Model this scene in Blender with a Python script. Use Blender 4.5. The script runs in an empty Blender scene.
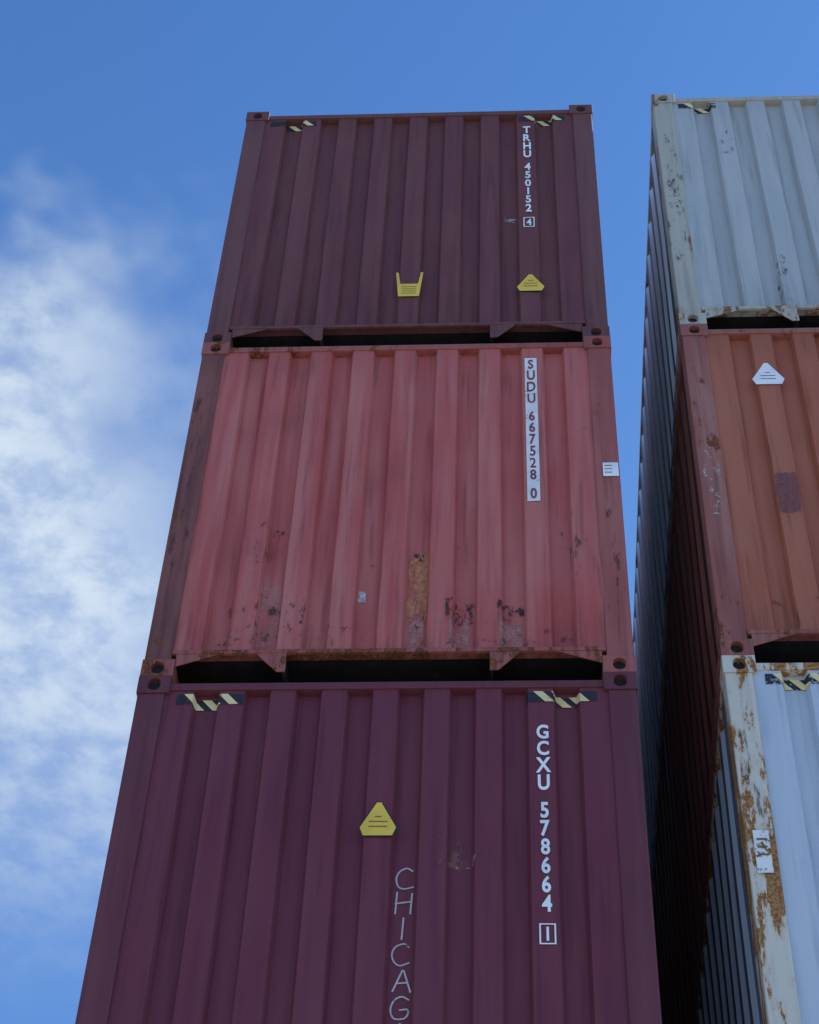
import bpy, bmesh, math, random
from mathutils import Vector
random.seed(7)
S=bpy.context.scene
col=S.collection
W,L,H=2.438,12.192,2.896
S.view_settings.view_transform='Standard'
S.view_settings.look='None'
S.view_settings.exposure=0

# ---------------------------------------------------------------- node help
class NT:
    def __init__(s,tree): s.t=tree; s.n=tree.nodes; s.l=tree.links
    def new(s,t,**k):
        n=s.n.new(t)
        for a,b in k.items(): setattr(n,a,b)
        return n
    def put(s,inp,v):
        if isinstance(v,bpy.types.NodeSocket): s.l.new(v,inp)
        elif v is not None:
            if isinstance(v,(tuple,list)) and len(v)==3 and inp.type=='RGBA': v=(*v,1)
            inp.default_value=v
    def math(s,op,a,b=None,c=None,clamp=False):
        n=s.new('ShaderNodeMath',operation=op,use_clamp=clamp)
        s.put(n.inputs[0],a); s.put(n.inputs[1],b)
        if c is not None: s.put(n.inputs[2],c)
        return n.outputs[0]
    def mix(s,f,a,b,mode='MIX'):
        n=s.new('ShaderNodeMix',data_type='RGBA',blend_type=mode)
        s.put(n.inputs[0],f); s.put(n.inputs[6],a); s.put(n.inputs[7],b)
        return n.outputs[2]
    def rng(s,v,a,b,c=0.,d=1.,smooth=True):
        n=s.new('ShaderNodeMapRange',interpolation_type='SMOOTHSTEP' if smooth else 'LINEAR')
        s.put(n.inputs[0],v)
        for i,x in enumerate((a,b,c,d)): s.put(n.inputs[i+1],x)
        return n.outputs[0]
    def noise(s,vec,scale,detail=6,rough=.55,dist=0.,mscale=None,off=(0,0,0)):
        if mscale or off!=(0,0,0):
            m=s.new('ShaderNodeMapping'); s.put(m.inputs[0],vec)
            m.inputs['Location'].default_value=off
            m.inputs['Scale'].default_value=mscale or (1,1,1); vec=m.outputs[0]
        n=s.new('ShaderNodeTexNoise'); s.put(n.inputs['Vector'],vec)
        n.inputs['Scale'].default_value=scale; n.inputs['Detail'].default_value=detail
        n.inputs['Roughness'].default_value=rough; n.inputs['Distortion'].default_value=dist
        return n.outputs[0]

def newmat(name):
    m=bpy.data.materials.new(name); m.use_nodes=True
    t=NT(m.node_tree); b=m.node_tree.nodes['Principled BSDF']
    return m,t,b

def paint(name,base,seed,rust=.3,fade=.4,fadecol=None,rustcol=(.11,.035,.016),dirt=.5,zr=True,rough=.55,rustcol2=None,stretch=1.):
    m,t,b=newmat(name)
    tc=t.new('ShaderNodeTexCoord'); P=tc.outputs['Object']
    o=(seed*3.71,seed*1.93,seed*5.17)
    n1=t.noise(P,.9,2,.6,off=o)
    n2=t.noise(P,1,2,.6,mscale=(11,11,.55),off=o)
    n3=t.noise(P,7,5,.74,mscale=(1,1,stretch),off=(o[1],o[0],o[2]))
    n4=t.noise(P,1,2,.6,mscale=(26,26,1.1),off=o)
    n5=t.noise(P,70,1,.6,off=o)
    sep=t.new('ShaderNodeSeparateXYZ'); t.put(sep.inputs[0],P); z=sep.outputs[2]
    fadecol=fadecol or tuple(min(1,c*1.25+.05) for c in base)
    c=t.mix(t.math('MULTIPLY',t.rng(n2,.35,.7),fade),base,fadecol)
    c=t.mix(t.math('MULTIPLY',t.rng(n1,.4,.7),fade*.6),c,fadecol)
    dk=tuple(x*.45 for x in base)
    c=t.mix(t.math('MULTIPLY',t.rng(n4,.52,.75),dirt*.7),c,dk)
    c=t.mix(t.math('MULTIPLY',t.rng(t.math('ADD',n1,t.math('MULTIPLY',n5,.15)),.5,.35),dirt*.35),c,dk)
    low=t.rng(z,.75,.12); hi=t.rng(z,H-.5,H-.1)
    c=t.mix(t.math('MULTIPLY',t.math('MULTIPLY',low,t.rng(n4,.35,.65)),dirt*.55),c,dk)
    c=t.mix(t.math('MULTIPLY',t.math('MULTIPLY',hi,t.rng(n2,.4,.65)),dirt*.4),c,dk)
    # rust
    v=t.math('ADD',n3,t.math('MULTIPLY',t.math('SUBTRACT',n1,.5),.35))
    v=t.math('ADD',v,t.math('MULTIPLY',t.math('SUBTRACT',n4,.5),.22))
    if zr: v=t.math('ADD',v,t.math('MULTIPLY',low,.07))
    T=.80-.30*rust
    mk=t.rng(v,T,T+.035)
    halo=t.rng(v,T-.07,T+.02)
    rc2=rustcol2 or tuple(x*1.9 for x in rustcol)
    c=t.mix(t.math('MULTIPLY',halo,.45),c,t.mix(.5,rc2,base))
    rc=t.mix(t.rng(n5,.35,.65),rustcol,rc2)
    c=t.mix(mk,c,rc)
    t.put(b.inputs['Base Color'],c)
    t.put(b.inputs['Roughness'],t.math('ADD',t.math('MULTIPLY',mk,.3),t.rng(n2,.3,.7,rough-.06,rough+.12)))
    b.inputs['Specular IOR Level'].default_value=.27
    bp=t.new('ShaderNodeBump'); bp.inputs['Strength'].default_value=.3; bp.inputs['Distance'].default_value=.004
    t.put(bp.inputs['Height'],t.noise(P,9,2,.65))
    t.put(b.inputs['Normal'],bp.outputs[0])
    return m

def decalmat(name,base,seed=1,wear=.3):
    """printed vinyl / stencilled paint, partly worn away"""
    m,t,b=newmat(name)
    tc=t.new('ShaderNodeTexCoord'); P=tc.outputs['Object']
    n=t.noise(P,28,4,.7,off=(seed,seed*2.,seed)); n1=t.noise(P,5,2,.6,off=(seed,0,seed))
    c=t.mix(t.math('MULTIPLY',t.rng(n1,.4,.65),.35),base,tuple(x*.6 for x in base))
    t.put(b.inputs['Base Color'],c); b.inputs['Roughness'].default_value=.55
    a=t.rng(t.math('ADD',n,t.math('MULTIPLY',t.math('SUBTRACT',n1,.5),.4)),.72-.22*wear,.76-.22*wear,1,0)
    t.put(b.inputs['Alpha'],a)
    return m

def scuffmat(name,base,seed=1,amt=.5,sx=18,sz=6,maxa=.8,soft=.16):
    """rubbed-on grime / bare patch, broken up and feathered"""
    m,t,b=newmat(name)
    tc=t.new('ShaderNodeTexCoord'); P=tc.outputs['Object']; G=tc.outputs['Generated']
    sep=t.new('ShaderNodeSeparateXYZ'); t.put(sep.inputs[0],G)
    def hump(s_):
        a=t.math('SUBTRACT',s_,.5); a=t.math('ABSOLUTE',a); return t.rng(a,.5,.34)
    e=t.math('MULTIPLY',hump(sep.outputs[0]),hump(sep.outputs[2]))
    n=t.noise(P,1,5,.72,.3,mscale=(sx,sx,sz),off=(seed*1.3,seed*1.7,seed*2.1))
    v=t.math('ADD',t.math('MULTIPLY',e,.42),t.math('MULTIPLY',t.math('SUBTRACT',n,.5),1.6))
    a=t.rng(v,.52-.4*amt,.52-.4*amt+soft,0,maxa)
    a=t.math('MULTIPLY',a,t.rng(e,.0,.12))
    n2=t.noise(P,40,2,.7,off=(seed,2,3))
    c=t.mix(t.rng(n2,.35,.65),base,tuple(x*.6 for x in base))
    t.put(b.inputs['Base Color'],c); b.inputs['Roughness'].default_value=.75
    t.put(b.inputs['Alpha'],a)
    return m

dark_m,_,_b=newmat("casting_inside_shade"); _b.inputs['Base Color'].default_value=(.012,.01,.01,1); _b.inputs['Roughness'].default_value=.9  # near-black cap, paints the darkness inside the hollow casting
under_m=paint("bitumen_underside",(.018,.016,.015),3,.1,.3,(.03,.026,.024))
steel_m=paint("galvanised_steel",(.3,.3,.3),9,.35,.3)

# ---------------------------------------------------------------- mesh help
def obj(name,bm,mats,parent=None,bevel=0,smooth=False):
    me=bpy.data.meshes.new(name); bm.normal_update(); bm.to_mesh(me); bm.free()
    for m in mats: me.materials.append(m)
    o=bpy.data.objects.new(name,me); col.objects.link(o)
    if parent: o.parent=parent
    if bevel:
        b=o.modifiers.new("bevel",'BEVEL'); b.width=bevel; b.segments=2; b.limit_method='ANGLE'; b.angle_limit=math.radians(40)
    return o
def box(bm,x0,x1,y0,y1,z0,z1,mi=0):
    v=[bm.verts.new((x,y,z)) for x in (x0,x1) for y in (y0,y1) for z in (z0,z1)]
    for f in ((0,1,3,2),(4,6,7,5),(0,4,5,1),(2,3,7,6),(0,2,6,4),(1,5,7,3)):
        fc=bm.faces.new([v[i] for i in f]); fc.material_index=mi
def prism(bm,pts,y0,y1,mi=0):
    a=[bm.verts.new((x,y0,z)) for x,z in pts]; b=[bm.verts.new((x,y1,z)) for x,z in pts]
    fs=[bm.faces.new(a),bm.faces.new(b[::-1])]
    n=len(pts)
    for i in range(n): fs.append(bm.faces.new((a[i],b[i],b[(i+1)%n],a[(i+1)%n])))
    for f in fs: f.material_index=mi
def ringface(bm,o,u,v,w,h,hw,hh,n,depth=.03):
    """rect face with a rounded slot punched in it"""
    o=Vector(o);u=Vector(u);v=Vector(v);n=Vector(n)
    cs=[bm.verts.new(o+u*(w/2*sx)+v*(h/2*sz)) for sx,sz in((1,1),(-1,1),(-1,-1),(1,-1))]
    r=min(hw,hh)/2; ins=[]
    for q in range(4):
        sx,sz=((1,1),(-1,1),(-1,-1),(1,-1))[q]
        cx,cz=(hw/2-r)*sx,(hh/2-r)*sz
        for k in range(5):
            a=math.radians(q*90+k*22.5)
            ins.append((cx+r*math.cos(a),cz+r*math.sin(a)))
    iv=[bm.verts.new(o+u*a+v*b) for a,b in ins]
    dv=[bm.verts.new(o+u*a+v*b-n*depth) for a,b in ins]
    N=len(iv)
    for q in range(4):
        for k in range(4): bm.faces.new((cs[q],iv[q*5+k],iv[q*5+k+1]))
        bm.faces.new((cs[q],iv[q*5+4],iv[(q*5+5)%N],cs[(q+1)%4]))
    for i in range(N):
        try: bm.faces.new((iv[i],dv[i],dv[(i+1)%N],iv[(i+1)%N]))
        except ValueError: pass
    f=bm.faces.new(dv); f.material_index=1
def casting(bm,x0,y0,z0,sx,sy):
    """ISO corner fitting; sx,sy = outward direction in x / y"""
    w,d,h=.162,.178,.118
    x1,y1,z1=x0+w,y0+d,z0+h; cx,cy,cz=x0+w/2,y0+d/2,z0+h/2
    ringface(bm,(cx,y0 if sy<0 else y1,cz),(1,0,0),(0,0,1),w,h,.062,.084,(0,sy,0))
    ringface(bm,(x0 if sx<0 else x1,cy,cz),(0,1,0),(0,0,1),d,h,.08,.052,(sx,0,0))
    top=z0>H/2
    ringface(bm,(cx,cy,z1 if top else z0),(1,0,0),(0,1,0),w,d,.064,.12,(0,0,1 if top else -1))
    def q(*p): bm.faces.new([bm.verts.new(a) for a in p])
    X=x1 if sx<0 else x0; Y=y1 if sy<0 else y0; Z=z0 if top else z1
    q((X,y0,z0),(X,y1,z0),(X,y1,z1),(X,y0,z1)); q((x0,Y,z0),(x1,Y,z0),(x1,Y,z1),(x0,Y,z1)); q((x0,y0,Z),(x1,y0,Z),(x1,y1,Z),(x0,y1,Z))

# ---------------------------------------------------------------- end wall profile
XL,XR=.128,W-.128
RIBS=[.22+.25*i for i in range(9)]
HF,SL=.060,.016
BP=[]
for c in RIBS:
    BP+= [c-HF-SL,c-HF,c+HF,c+HF+SL]
BP=[XL]+sorted(BP)+[XR]
DENT={}
def corr(x):
    if x<=RIBS[0] or x>=RIBS[-1]: return .022
    best=min(abs(x-c) for c in RIBS)
    t=(best-HF)/SL
    t=0 if t<0 else 1 if t>1 else t
    return .022+.044*t
def dent(x,z,s):
    k=DENT.get(round(s,3),1.)
    d=.0035*math.sin(2.1*x+1.3*z+s)*math.sin(1.7*z-2.3*x+2*s)+.0022*math.sin(5.1*z+7*x+3*s)*math.sin(3.3*x-1.1*z+s)
    d+=.0022*math.sin(9*z+11*x+s)*math.sin(14*x+2*z+2*s)
    return d*k
# knocks low on the wall: (x, z, radius x, radius z, depth), per container
KNOCK={}
def wy(x,z,s):
    e=min(1,max(0,min(z-.19,H-.08-z)/.25))
    y=corr(x)+dent(x,z,s)*e
    for kx,kz,rx,rz,dp in KNOCK.get(round(s,3),()):
        q=((x-kx)/rx)**2+((z-kz)/rz)**2
        if q<6: y+=dp*math.exp(-q)*min(1,max(0,(z-.19)/.06))
    return y
def drape(polys,parent,name,mat,s,off=.0035,onpost=False,flat=None):
    """polys: list of polygons [(x,z),..] pressed onto the corrugated end wall"""
    bm=bmesh.new()
    for p in polys:
        try: bm.faces.new([bm.verts.new((x,0,z)) for x,z in p])
        except ValueError: pass
    if flat is not None:
        for v in bm.verts: v.co.y=wy(flat[0],flat[1],s)-off
    elif not onpost:
        xs=[v.co.x for v in bm.verts]; a,b=min(xs),max(xs)
        for x in BP:
            if a<x<b:
                bmesh.ops.bisect_plane(bm,geom=bm.verts[:]+bm.edges[:]+bm.faces[:],plane_co=(x,0,0),plane_no=(1,0,0))
        zs=[v.co.z for v in bm.verts]; a,b=min(zs),max(zs)
        z=ZS0; 
        while z<b:
            if z>a: bmesh.ops.bisect_plane(bm,geom=bm.verts[:]+bm.edges[:]+bm.faces[:],plane_co=(0,0,z),plane_no=(0,0,1))
            z+=DZW
        for v in bm.verts: v.co.y=wy(v.co.x,v.co.z,s)-off
    else:
        for v in bm.verts: v.co.y=.006-off
    for f in bm.faces:
        f.normal_update()
        if f.normal.y>0: f.normal_flip()
    return obj(name,bm,[mat],parent)
NZ=40; ZS0=.182; DZW=(H-.245)/NZ
_glyph={}
def glyph(ch,bold):
    if (ch,bold) not in _glyph:
        cu=bpy.data.curves.new("g",'FONT'); cu.body=ch; cu.size=1; cu.offset=bold; cu.resolution_u=4
        o=bpy.data.objects.new("g",cu); col.objects.link(o)
        dg=bpy.context.evaluated_depsgraph_get(); me=bpy.data.meshes.new_from_object(o.evaluated_get(dg))
        vs=[(v.co.x,v.co.y) for v in me.vertices]; ps=[[vs[i] for i in p.vertices] for p in me.polygons]
        bpy.data.objects.remove(o); bpy.data.curves.remove(cu); bpy.data.meshes.remove(me)
        xs=[a for a,_ in vs]; ys=[b for _,b in vs]
        cx=(min(xs)+max(xs))/2; cy=(min(ys)+max(ys))/2; h=max(ys)-min(ys)
        _glyph[(ch,bold)]=[[((a-cx)/h,(b-cy)/h) for a,b in p] for p in ps]
    return _glyph[(ch,bold)]
def vtext(txt,x,ztop,zbot,parent,name,mat,s,wf=.64,hf=.86,bold=.03,boxlast=True,off=.0045):
    n=sum(.55 if c==' ' else 1 for c in txt); p=(ztop-zbot)/n; z=ztop; polys=[]
    for c in txt:
        if c==' ': z-=p*.55; continue
        cz=z-p/2; h=p*hf
        if boxlast and c==txt[-1] and z-p<zbot+.01: h*=.8
        for g in glyph(c,bold): polys.append([(x+a*h*wf,cz+b*h) for a,b in g])
        z-=p
    if boxlast:
        cz=zbot+p/2; w2,h2,t=.036,p*.52,.007
        polys+= [[(x-w2,cz-h2),(x+w2,cz-h2),(x+w2,cz-h2+t),(x-w2,cz-h2+t)],[(x-w2,cz+h2-t),(x+w2,cz+h2-t),(x+w2,cz+h2),(x-w2,cz+h2)],
                 [(x-w2,cz-h2+t),(x-w2+t,cz-h2+t),(x-w2+t,cz+h2-t),(x-w2,cz+h2-t)],[(x+w2-t,cz-h2+t),(x+w2,cz-h2+t),(x+w2,cz+h2-t),(x+w2-t,cz+h2-t)]]
    drape(polys,parent,name,mat,s,off)
def rect(x0,x1,z0,z1): return [(x0,z0),(x1,z0),(x1,z1),(x0,z1)]
def hazard(x0,x1,parent,s,k,z1=None,z0=None,miss=()):
    z1=z1 or H-.115; z0=z0 or H-.185
    drape([rect(x0,x1,z0,z1)],parent,"hazard_tape_black_%s"%k,hz_black,s,.003)
    ps=[];x=x0-.05;h=z1-z0;i=0
    while x<x1:
        a,b=x,x+.045
        q=[(a+h*.8,z0),(b+h*.8,z0),(b,z1),(a,z1)]
        if a>=x0 and b+h*.8<=x1 and i not in miss: ps.append(q)
        x+=.085;i+=1
    if ps: drape(ps,parent,"hazard_tape_yellow_%s"%k,hz_yel,s,.005)
hz_black=decalmat("hazard_black",(.015,.015,.015),2,.75)
hz_yel=decalmat("hazard_yellow",(.75,.60,.28),5,.35)
white_d=decalmat("white_stencil",(.80,.80,.78),3,.15)
yellow_d=decalmat("yellow_label",(.80,.52,.06),4,.1)
print_d=decalmat("label_print",(.16,.11,.04),6,.3)
whitelab=decalmat("white_label",(.80,.80,.80),7,.05)
chalk=decalmat("chalk",(.58,.47,.48),11,.12)

# ---------------------------------------------------------------- container
def container(loc,wall,frame,seed,side=None,off=(0,0),dark_post=None,side_shaded=None,dents=1.,knocks=()):
    root=bpy.data.objects.new("shipping_container",None); col.objects.link(root)
    root.empty_display_size=.5
    root.location=(loc[0]+off[0],loc[1]+off[1],loc[2])
    s=seed*1.37; DENT[round(s,3)]=dents; KNOCK[round(s,3)]=knocks
    side=side or wall; side_shaded=side_shaded or side
    bm=bmesh.new()
    for z in (0,H-.118):
        for x,sx in((0,-1),(W-.162,1)):
            for y,sy in((0,-1),(L-.178,1)): casting(bm,x,y,z,sx,sy)
    bmesh.ops.remove_doubles(bm,verts=bm.verts,dist=.0005)
    bmesh.ops.recalc_face_normals(bm,faces=bm.faces)
    obj("corner_castings",bm,[frame,dark_m],root,.003)
    for k,(x0,x1) in enumerate(((.006,.140),(W-.140,W-.006))):
        bm=bmesh.new()
        box(bm,x0,x1,.006,.105,.118,H-.118)
        if k==0: box(bm,x0,x0+.05,.1052,.175,.118,H-.118)
        else: box(bm,x1-.05,x1,.1052,.175,.118,H-.118)
        box(bm,x0,x1,L-.12,L-.006,.118,H-.118)
        obj("corner_post_%d"%(k+1),bm,[dark_post if (k==0 and dark_post) else frame],root,.008)
    bm=bmesh.new()
    box(bm,.1415,W-.1415,.012,.078,H-.090,H-.044)        # front top rail
    box(bm,.164,W-.164,L-.11,L-.01,H-.12,H-.010)        # door header
    box(bm,.1415,W-.1415,.004,.026,.162,.188)             # front sill
    box(bm,.164,W-.164,L-.10,L-.01,.02,.16)             # door sill
    for x0,x1 in((.006,.066),(W-.066,W-.006)):
        box(bm,x0,x1,.180,L-.180,H-.070,H-.010)
    for x0,x1 in((.004,.012),(W-.012,W-.004)):
        box(bm,x0,x1,.180,L-.180,.020,.172)
    for x0,x1 in((.0125,.060),(W-.060,W-.0125)):
        box(bm,x0,x1,.181,L-.181,.020,.030)
    for m_ in (0,1):
        f=(lambda x:x) if not m_ else (lambda x:W-x)
        prism(bm,[(f(.56),.1618),(f(.715),.1618),(f(.715),.030),(f(.672),.030)],.006,.016)
        prism(bm,[(f(.1625),.1617),(f(.38),.1617),(f(.1625),.075)],.008,.018)
    bmesh.ops.recalc_face_normals(bm,faces=bm.faces)
    obj("rails",bm,[frame],root,.004)
    bm=bmesh.new()
    box(bm,.061,W-.061,.080,L-.11,.190,.196)
    for m_ in (0,1):
        f=(lambda x:x) if not m_ else (lambda x:W-x)
        prism(bm,[(f(.700),.1890),(f(.710),.1890),(f(.710),.030),(f(.700),.030)],.03,3.2)
    y=.45
    while y<L-.3:
        if y>3.3: box(bm,.062,W-.062,y,y+.045,.045,.1895)
        else:
            box(bm,.062,.699,y,y+.045,.045,.1895); box(bm,W-.699,W-.062,y,y+.045,.045,.1895)
        y+=.3
    obj("floor_cross_members",bm,[under_m],root)
    # corrugated end wall
    bm=bmesh.new(); zs=[ZS0+DZW*i for i in range(NZ+1)]
    xs=BP
    g=[[bm.verts.new((x,wy(x,z,s),z)) for x in xs] for z in zs]
    for i in range(NZ):
        for j in range(len(xs)-1): bm.faces.new((g[i][j],g[i][j+1],g[i+1][j+1],g[i+1][j]))
    obj("end_wall",bm,[wall],root,.0)
    bm=bmesh.new(); box(bm,.1415,W-.1415,.0262,.079,.1815,.1865)
    obj("end_wall_flange",bm,[frame],root)
    for k in (0,1):
        bm=bmesh.new(); ys=[];d=[]
        y=.19
        while y<L-.19:
            ys+= [y,y+.095,y+.139,y+.234]; d+= [.010,.010,.038,.038]; y+=.278
        ys=[min(v,L-.15) for v in ys]
        zz=[.165+(H-.235)*i/8 for i in range(9)]
        g=[]
        for z in zz:
            row=[]
            for yy,dd in zip(ys,d):
                x=dd+.003*math.sin(yy*1.9+z*2+s+k)
                row.append(bm.verts.new((x if k==0 else W-x,yy,z)))
            g.append(row)
        for i in range(8):
            for j in range(len(ys)-1):
                q=(g[i][j],g[i][j+1],g[i+1][j+1],g[i+1][j])
                f=bm.faces.new(q if k else q[::-1])
                if j%2==0: f.material_index=1  # flats and recesses take the darker copy: shade painted into the colour
        obj("side_wall_%d"%(k+1),bm,[side,side_shaded],root)
    bm=bmesh.new(); ys=[.03];d=[-.043];y=.08
    while y<L-.2:
        ys+=[y,y+.06,y+.08,y+.19]; d+=[-.024,-.024,-.038,-.038]; y+=.21
    a=[bm.verts.new((.05,yy,H+dd)) for yy,dd in zip(ys,d)]; b=[bm.verts.new((W-.05,yy,H+dd)) for yy,dd in zip(ys,d)]
    for j in range(len(ys)-1): bm.faces.new((a[j],b[j],b[j+1],a[j+1]))
    obj("roof",bm,[side],root)
    bm=bmesh.new()
    for x0,x1 in((.142,W/2-.006),(W/2+.006,W-.142)):
        box(bm,x0,x1,L-.085,L-.05,.162,H-.122)
        for i in range(4):
            z=.35+i*.6; box(bm,x0+.08,x1-.08,L-.0495,L-.035,z,z+.38)
    obj("doors",bm,[side],root,.006)
    bm=bmesh.new()
    for x in (.35,.85,W-.85,W-.35):
        r=bmesh.ops.create_cone(bm,cap_ends=True,segments=12,radius1=.017,radius2=.017,depth=H-.2)
        for v in r['verts']: v.co+=Vector((x,L-.017,H/2))
        for z in (.5,1.1,1.8,2.4): box(bm,x-.05,x+.05,L-.034,L-.001,z,z+.05)
        box(bm,x-.02,x+.28,L-.012,L+.004,1.25,1.28)
    obj("door_lock_bars",bm,[steel_m],root)
    return root,s

# colours ------------------------------------------------------------------
maroon_t=paint("maroon_paint",(.142,.040,.038),1,.14,.45,(.195,.070,.068),dirt=.55)
maroon_tf=paint("maroon_paint_frame",(.145,.050,.045),2,.3,.4,(.19,.085,.078),dirt=.55)
red_m=paint("faded_red_paint",(.43,.085,.070),3,.26,.7,(.51,.175,.15),dirt=.65)
red_f=paint("faded_red_frame",(.32,.08,.065),4,.68,.5,(.40,.155,.13),dirt=.9,stretch=.5)
red_dk=paint("dark_red_post",(.15,.048,.04),5,.7,.5,(.30,.11,.09),dirt=.8,stretch=.4)
maroon_b=paint("plum_paint",(.140,.026,.040),6,.08,.45,(.185,.050,.064),dirt=.5)
maroon_bf=paint("plum_paint_frame",(.132,.030,.040),7,.16,.4,(.18,.064,.070),dirt=.5)
grey_w=paint("pale_grey_paint",(.37,.38,.37),8,.14,.4,(.47,.475,.46),dirt=.5,rustcol=(.14,.06,.025))
grey_f=paint("pale_grey_frame",(.40,.37,.30),9,.70,.5,(.48,.44,.36),dirt=.6,rustcol=(.15,.08,.04),stretch=.4)
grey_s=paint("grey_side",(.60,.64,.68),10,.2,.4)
grey_shaded=paint("grey_side_shaded",(.05,.055,.07),10,.3,.4,dirt=.8)  # shaded copy of the grey side, gap shade painted on the corrugation flats
orng_w=paint("faded_orange_paint",(.35,.090,.043),11,.14,.6,(.42,.15,.085),dirt=.75,rustcol=(.13,.045,.04))
orng_f=paint("faded_orange_frame",(.28,.08,.06),12,.6,.6,(.38,.18,.14),dirt=.7,stretch=.5)
orng_shaded=paint("orange_side_shaded",(.045,.016,.013),18,.3,.4,(.07,.028,.022),dirt=.8)  # shaded copy of the orange side, dark stripes between slopes painted in
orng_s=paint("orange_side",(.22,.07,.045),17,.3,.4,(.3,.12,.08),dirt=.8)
blue_w=paint("pale_blue_paint",(.43,.48,.54),13,.14,.4,(.53,.57,.61),dirt=.5)
blue_shaded=paint("pale_blue_shaded",(.10,.12,.15),19,.3,.4,dirt=.7)  # shaded copy of the pale blue, painted shade for the side flats
blue_f=paint("peeling_white_frame",(.56,.51,.42),14,1.12,.5,(.64,.58,.48),dirt=.4,rustcol=(.20,.085,.03),rustcol2=(.38,.19,.07),stretch=.25)
teal=paint("teal_paint",(.05,.13,.16),15,.2,.4); navy=paint("navy_paint",(.03,.05,.11),16,.2,.4)

Z0=3*H          # seam under the red container
container((0,0,0),teal,teal,21)
container((0,0,H),orng_w,orng_f,22,off=(.01,-.005))
cb,sb=container((0,0,2*H),maroon_b,maroon_bf,23,side=maroon_b)
kn=((1.35,.62,.05,.20,.022),(1.57,.46,.07,.06,.018),(1.83,.47,.07,.06,.020),(.60,.55,.06,.10,.016),(.55,1.05,.05,.16,.018),(.73,.48,.05,.08,.016),(2.15,1.0,.06,.2,.014))
cm,sm=container((0,0,Z0),red_m,red_f,24,side=red_m,off=(.002,0),dark_post=red_dk,dents=2.3,knocks=kn)
ct,st=container((0,0,Z0+H),maroon_t,maroon_tf,25,side=maroon_t,off=(0,.01),dents=1.3)
XRK=2.8585; DZ=.11
container((XRK,0,DZ),navy,navy,26)
container((XRK,0,DZ+H),maroon_b,maroon_bf,27,off=(.01,0))
rb,srb=container((XRK,0,DZ+2*H),blue_w,blue_f,28,side=blue_w,side_shaded=blue_shaded)
rm,srm=container((XRK,0,DZ+3*H),orng_w,orng_f,29,side=orng_s,side_shaded=orng_shaded,dents=1.6)
rt,srt=container((XRK,0,DZ+4*H),grey_w,grey_f,30,side=grey_s,side_shaded=grey_shaded,dents=2.)
timber=paint("old_timber",(.16,.11,.07),31,.1,.4,(.22,.18,.13),zr=False)
for i,(x,y) in enumerate(((.09,.1),(W-.09,.1),(.09,L-.1),(W-.09,L-.1))):
    bm=bmesh.new(); box(bm,XRK+x-.16,XRK+x+.16,y-.1,y+.1,.001,DZ-.001); obj("timber_block",bm,[timber],None,.006)

# markings -----------------------------------------------------------------
def house(x,z,w=.18,h=.2): return [(x-w*.40,z),(x+w*.40,z),(x+w*.5,z+h*.24),(x+w*.06,z+h),(x-w*.06,z+h),(x-w*.5,z+h*.24)]
def bars(x,z,w,n,dz=.02,t=.006): return [rect(x-w/2,x+w/2,z+i*dz,z+i*dz+t) for i in range(n)]
def label(par,s,x,z,w,h,mat,k="",dark=False):
    o=.007
    if dark:
        drape([house(x,z-.006,w+.014,h+.016)],par,"warning_label_border"+k,hz_black,s,.0065,flat=(x,z)); o=.008
    drape([house(x,z,w,h)],par,"warning_label"+k,mat,s,o,flat=(x,z))
    drape(bars(x,z+.05,.085,2,.03)+bars(x,z+.11,.03,1),par,"warning_label_print"+k,print_d,s,o+.0015,flat=(x,z))
# top container
vtext("TRHU 450152 4",1.975,2.64,1.30,ct,"container_number",white_d,st,bold=.03)
label(ct,st,1.975,.545,.170,.185,yellow_d,dark=True)
drape([[(1.155,.50),(1.285,.50),(1.305,.77),(1.29,.77),(1.275,.64),(1.165,.64),(1.15,.77),(1.135,.77)]],ct,"warning_label_torn",yellow_d,st,.007,flat=(1.22,.5))
drape(bars(1.22,.53,.09,4,.024),ct,"torn_label_print",print_d,st,.0085,flat=(1.22,.5))
hazard(.18,.50,ct,st,"l",miss=(1,)); hazard(1.92,2.24,ct,st,"r")
drape([rect(1.80,1.92,1.41,1.47)],ct,"scrape",scuffmat("scrape_pale",(.5,.42,.42),2,.5,sx=30,sz=30),st)
# red container
white_strip=decalmat("white_strip",(.74,.70,.68),12,.35)
redprint=decalmat("red_print",(.20,.045,.045),13,.1)
drape([rect(1.925,1.995,1.36,2.70)],cm,"number_strip",white_strip,sm)
vtext("SUDU 667528 0",1.96,2.69,1.37,cm,"container_number",redprint,sm,boxlast=False,hf=.84,wf=.58,bold=.02,off=.0055)
_n=[0]
def scuff(par,s,x0,x1,z0,z1,colr,amt=.5,post=False,sx=18,sz=6,maxa=.8,soft=.16):
    _n[0]+=1;k=_n[0]
    drape([rect(x0,x1,z0,z1)],par,"scuff_%d"%k,scuffmat("scuff_%d"%k,colr,k,amt,sx,sz,maxa,soft),s,.0025+.00012*k,post)
DK=(.045,.026,.024); OR=(.62,.22,.11); BR=(.13,.05,.038); PK=(.60,.30,.26)
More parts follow.
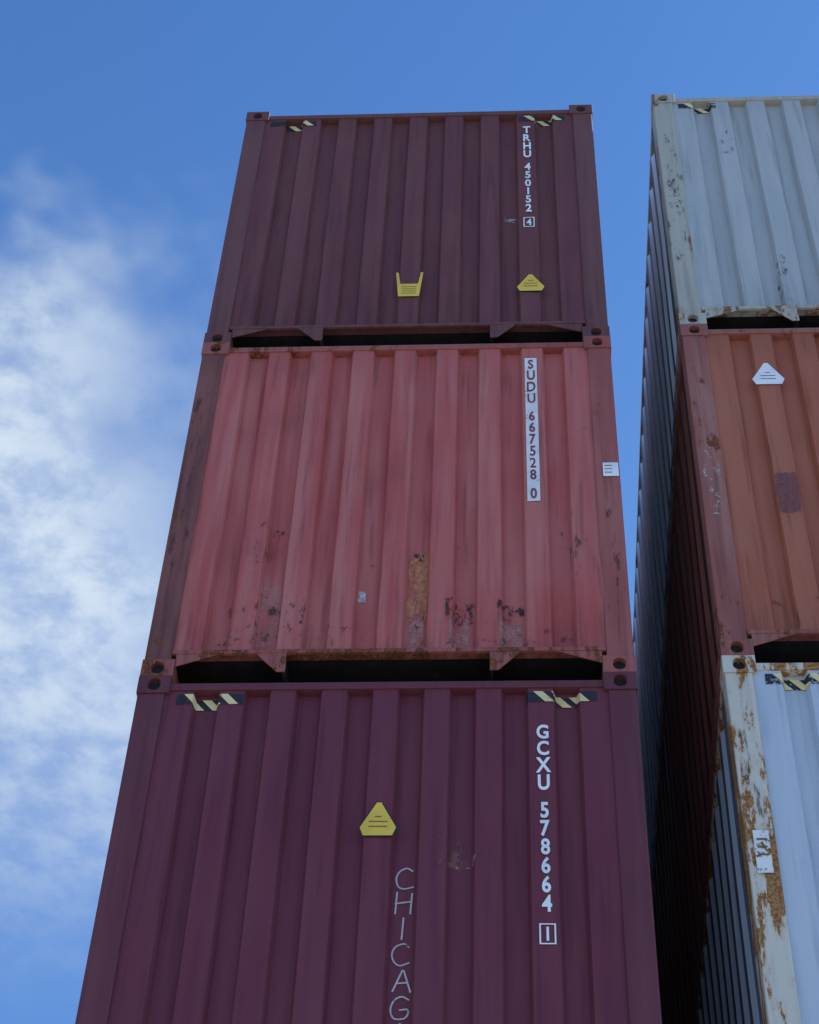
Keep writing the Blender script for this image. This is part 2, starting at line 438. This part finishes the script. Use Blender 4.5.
# repaired / abraded plates along the foot of the wall
scuff(cm,sm,1.285,1.415,.42,1.0,OR,.85,sx=14,sz=3,maxa=.85)
scuff(cm,sm,1.28,1.40,.20,.48,PK,.5,sx=20,sz=4,maxa=.6)
scuff(cm,sm,1.28,1.42,.86,1.02,DK,.12,sx=30,sz=14)
scuff(cm,sm,1.30,1.40,.36,.52,DK,.16,sx=30,sz=14)
scuff(cm,sm,1.50,1.63,.20,.48,PK,.6,sx=12,sz=3,maxa=.5)
scuff(cm,sm,1.48,1.66,.40,.60,DK,.32,sx=26,sz=12)
scuff(cm,sm,1.76,1.90,.20,.46,PK,.6,sx=12,sz=3,maxa=.5)
scuff(cm,sm,1.74,1.92,.44,.58,DK,.36,sx=26,sz=14)
scuff(cm,sm,.53,.66,.20,.80,PK,.4,sx=14,sz=4,maxa=.4)
scuff(cm,sm,.50,.68,.34,.70,BR,.15,sx=24,sz=9)
scuff(cm,sm,.66,.80,.36,.66,DK,.12,sx=26,sz=9)
scuff(cm,sm,.44,.66,.80,1.30,DK,.04,sx=20,sz=8,maxa=.6)
scuff(cm,sm,.36,.50,.24,.60,BR,.15,sx=20,sz=7)
scuff(cm,sm,.15,1.2,.19,.42,BR,.02,sx=16,sz=12,maxa=.6)
scuff(cm,sm,1.2,2.28,.19,.36,BR,.02,sx=16,sz=12,maxa=.6)
scuff(cm,sm,1.04,1.09,.57,.68,(.7,.62,.6),.7,sx=30,sz=20)
scuff(cm,sm,2.08,2.24,.6,1.4,BR,.02,sx=20,sz=6)
scuff(cm,sm,2.305,2.43,.3,1.6,DK,.02,post=True,sx=30,sz=6,maxa=.7)
scuff(cm,sm,.01,.135,.2,2.7,BR,.05,post=True,sx=26,sz=4,maxa=.7)
drape([rect(2.34,2.425,1.54,1.66)],cm,"post_label",whitelab,sm,.0075,True)
drape(bars(2.37,1.57,.04,3,.03),cm,"post_label_print",print_d,sm,.009,True)
# plum container
vtext("GCXU 578664 1",1.975,2.56,1.235,cb,"container_number",white_d,sb,bold=.03,wf=.66,hf=.88)
label(cb,sb,1.22,1.85,.165,.20,yellow_d,dark=True)
hazard(.20,.53,cb,sb,"l"); hazard(1.90,2.24,cb,sb,"r")
scuff(cb,sb,1.48,1.62,1.66,1.88,(.34,.14,.11),.35,sx=20,sz=9,maxa=.6)
scuff(cb,sb,1.54,1.68,1.69,1.75,(.5,.4,.4),.35,sx=20,sz=20,maxa=.6)
strokes={'C':[[(.9,.85),(.6,1),(.2,.85),(.02,.5),(.15,.12),(.5,0),(.9,.12)]],'H':[[(.1,1),(.05,0)],[(.85,1),(.8,0)],[(.07,.5),(.83,.56)]],
'I':[[(.5,1),(.46,0)]],'A':[[(.02,0),(.5,1)],[(.5,1),(.9,.02)],[(.2,.38),(.75,.42)]],'G':[[(.9,.85),(.55,1),(.15,.8),(.03,.4),(.25,.04),(.7,.02),(.88,.3),(.86,.45)],[(.86,.45),(.5,.43)]],'O':[[(.5,1),(.1,.8),(.02,.4),(.3,.02),(.7,.05),(.95,.45),(.85,.85),(.5,1)]]}
def smooth(p,n=5):
    if len(p)<3: return p
    q=[p[0]]+p+[p[-1]]; out=[]
    for i in range(1,len(q)-2):
        for k in range(n):
            t=k/n; out.append(tuple(.5*(2*q[i][c]+(q[i+1][c]-q[i-1][c])*t+(2*q[i-1][c]-5*q[i][c]+4*q[i+1][c]-q[i+2][c])*t*t+(3*q[i][c]-q[i-1][c]-3*q[i+1][c]+q[i+2][c])*t**3) for c in (0,1)))
    return out+[p[-1]]
polys=[]; z=1.70
for ch in "CHICAGO":
    lw,lh=.085,.118; x0=1.312+random.uniform(-.008,.008)
    for st_ in strokes[ch]:
        pts=smooth([(x0+a*lw+random.uniform(-.004,.004),z-lh+b*lh+random.uniform(-.003,.003)) for a,b in st_])
        for (ax,az),(bx,bz) in zip(pts,pts[1:]):
            dx,dz=bx-ax,bz-az; l=math.hypot(dx,dz)
            if l<1e-5: continue
            ux,uz=dx/l*.0015,dz/l*.0015; nx,nz=-uz*2.7,ux*2.7
            polys.append([(ax-nx-ux,az-nz-uz),(bx-nx+ux,bz-nz+uz),(bx+nx+ux,bz+nz+uz),(ax+nx-ux,az+nz-uz)])
    z-=.141
drape(polys,cb,"chalk_writing",chalk,sb,.004)
# right stack markings
scuff(rt,srt,.01,.135,.2,2.6,(.13,.075,.04),.02,post=True,sx=26,sz=6,maxa=.7)
scuff(rt,srt,.02,.13,1.3,1.75,(.03,.03,.03),.12,post=True,sx=30,sz=14)
scuff(rt,srt,.62,.72,.15,.85,(.05,.05,.05),.08,sx=24,sz=12)
scuff(rt,srt,.42,.54,1.9,2.5,(.05,.05,.05),.02,sx=20,sz=12)
hazard(.18,.44,rt,srt,"l",miss=(3,))
label(rm,srm,.47,2.29,.185,.21,whitelab)
scuff(rm,srm,.01,.135,1.0,1.8,(.6,.55,.52),.15,post=True,sx=26,sz=14,maxa=.7)
pat=scuffmat("touch_up_paint",(.25,.085,.10),14,1.0,8,3,.55)
drape([rect(.40,.54,1.10,1.5)],rm,"touch_up_patch",pat,srm,.003)
drape([rect(.66,.78,1.15,1.55)],rm,"touch_up_patch_2",pat,srm,.003)
scuff(rm,srm,.15,1.3,.19,.5,BR,0,sx=16,sz=8,maxa=.6)
hazard(.20,.60,rb,srb,"l")
scuff(rb,srb,.01,.135,.2,2.7,(.10,.045,.02),.02,post=True,sx=22,sz=3)
drape([rect(.04,.11,1.5,1.75)],rb,"post_sticker",decalmat("worn_white_label",(.75,.73,.68),17,.7),srb,.0085,True)
drape(bars(.075,1.60,.045,3,.045,.012),rb,"post_sticker_print",print_d,srb,.0095,True)

# ---------------------------------------------------------------- ground
m,t,b=newmat("concrete_yard")
tc=t.new('ShaderNodeTexCoord'); P=tc.outputs['Object']
n=t.noise(P,.25,3,.65); n2=t.noise(P,9,3,.7)
br=t.new('ShaderNodeTexBrick'); t.put(br.inputs['Vector'],P); br.offset=0
br.inputs['Scale'].default_value=1; br.inputs['Brick Width'].default_value=6; br.inputs['Row Height'].default_value=6; br.inputs['Mortar Size'].default_value=.02
c=t.mix(t.rng(n,.35,.65),(.38,.37,.35),(.48,.47,.44)); c=t.mix(t.rng(n2,.55,.8,0,.4),c,(.2,.19,.18))
c=t.mix(br.outputs['Fac'],c,(.08,.08,.08))
t.put(b.inputs['Base Color'],c); b.inputs['Roughness'].default_value=.9
bm=bmesh.new(); bmesh.ops.create_grid(bm,x_segments=2,y_segments=2,size=1500); obj("ground",bm,[m])
m,t,b=newmat("road_paint")
tc=t.new('ShaderNodeTexCoord'); n=t.noise(tc.outputs['Object'],6,5,.7)
t.put(b.inputs['Base Color'],t.mix(t.rng(n,.4,.65),(.7,.55,.12),(.4,.34,.2)))
bm=bmesh.new()
for x0,x1,y0,y1 in((-40,40,-1.6,-1.48),(-40,40,-9.6,-9.48)):
    bm.faces.new([bm.verts.new(p) for p in((x0,y0,.004),(x1,y0,.004),(x1,y1,.004),(x0,y1,.004))])
obj("lane_marking",bm,[m])

# ---------------------------------------------------------------- light
EL,AZ=math.radians(48),math.radians(84)
w=bpy.data.worlds.new("sky"); S.world=w; w.use_nodes=True
t=NT(w.node_tree); bg=w.node_tree.nodes['Background']
sky=t.new('ShaderNodeTexSky',sky_type='NISHITA'); sky.sun_disc=False
sky.sun_elevation=EL; sky.sun_rotation=AZ; sky.air_density=1.0; sky.dust_density=.4; sky.ozone_density=3.
tc=t.new('ShaderNodeTexCoord'); D=tc.outputs['Generated']
sep=t.new('ShaderNodeSeparateXYZ'); t.put(sep.inputs[0],D)
zc=t.math('MAXIMUM',sep.outputs[2],.06)
px=t.math('DIVIDE',sep.outputs[0],zc); py=t.math('DIVIDE',sep.outputs[1],zc)
cb_=t.new('ShaderNodeCombineXYZ'); t.put(cb_.inputs[0],px); t.put(cb_.inputs[1],py)
Q=cb_.outputs[0]
n1=t.noise(Q,3.2,3,.6,.2,off=(2.3,.7,0)); n2=t.noise(Q,30,5,.6,.1,off=(5,1,0)); n3=t.noise(Q,9,3,.6,.1,off=(1,4,0))
e=t.math('ADD',px,t.math('MULTIPLY',t.math('SUBTRACT',n1,.5),.3))
e=t.math('ADD',e,t.math('MULTIPLY',t.math('SUBTRACT',n2,.5),.12))
left=t.rng(e,-.13,-.27)
bandlo=t.rng(t.math('ADD',py,t.math('MULTIPLY',t.math('SUBTRACT',n3,.5),.3)),.55,.72); bandhi=t.rng(py,1.35,.85)
mask=t.math('MULTIPLY',t.math('MULTIPLY',left,bandlo),bandhi)
puff=t.rng(t.math('ADD',t.math('MULTIPLY',n2,.6),t.math('MULTIPLY',n3,.4)),.36,.64,.45,1.)
mask=t.math('MULTIPLY',mask,puff)
skyc=t.mix(1.,sky.outputs[0],(.84,1.2,1.54),'MULTIPLY')
skyc=t.mix(t.rng(sep.outputs[2],.74,.94),skyc,t.mix(1.,skyc,(.72,.82,.90),'MULTIPLY'))
c=t.mix(t.math('MULTIPLY',mask,.88),skyc,(4.9,5.6,6.3))
t.put(bg.inputs[0],c); bg.inputs[1].default_value=.15
sun=bpy.data.lights.new("sun",'SUN'); sun.energy=4.8; sun.angle=math.radians(.5); sun.color=(1,.95,.88)
so=bpy.data.objects.new("sun",sun); col.objects.link(so)
d=Vector((math.sin(AZ)*math.cos(EL),math.cos(AZ)*math.cos(EL),math.sin(EL)))
so.rotation_euler=d.to_track_quat('Z','Y').to_euler(); so.location=(20,30,40)

# ---------------------------------------------------------------- camera
cd=bpy.data.cameras.new("camera"); c=bpy.data.objects.new("camera",cd); col.objects.link(c); S.camera=c
cd.sensor_fit='VERTICAL'; cd.sensor_height=36; cd.lens=2074.16/1024*36; cd.clip_end=5000; cd.clip_start=.05
c.location=(1.8509,-6.9964,-7.3742+Z0); c.rotation_euler=(2.4592,-.0310,.0413)
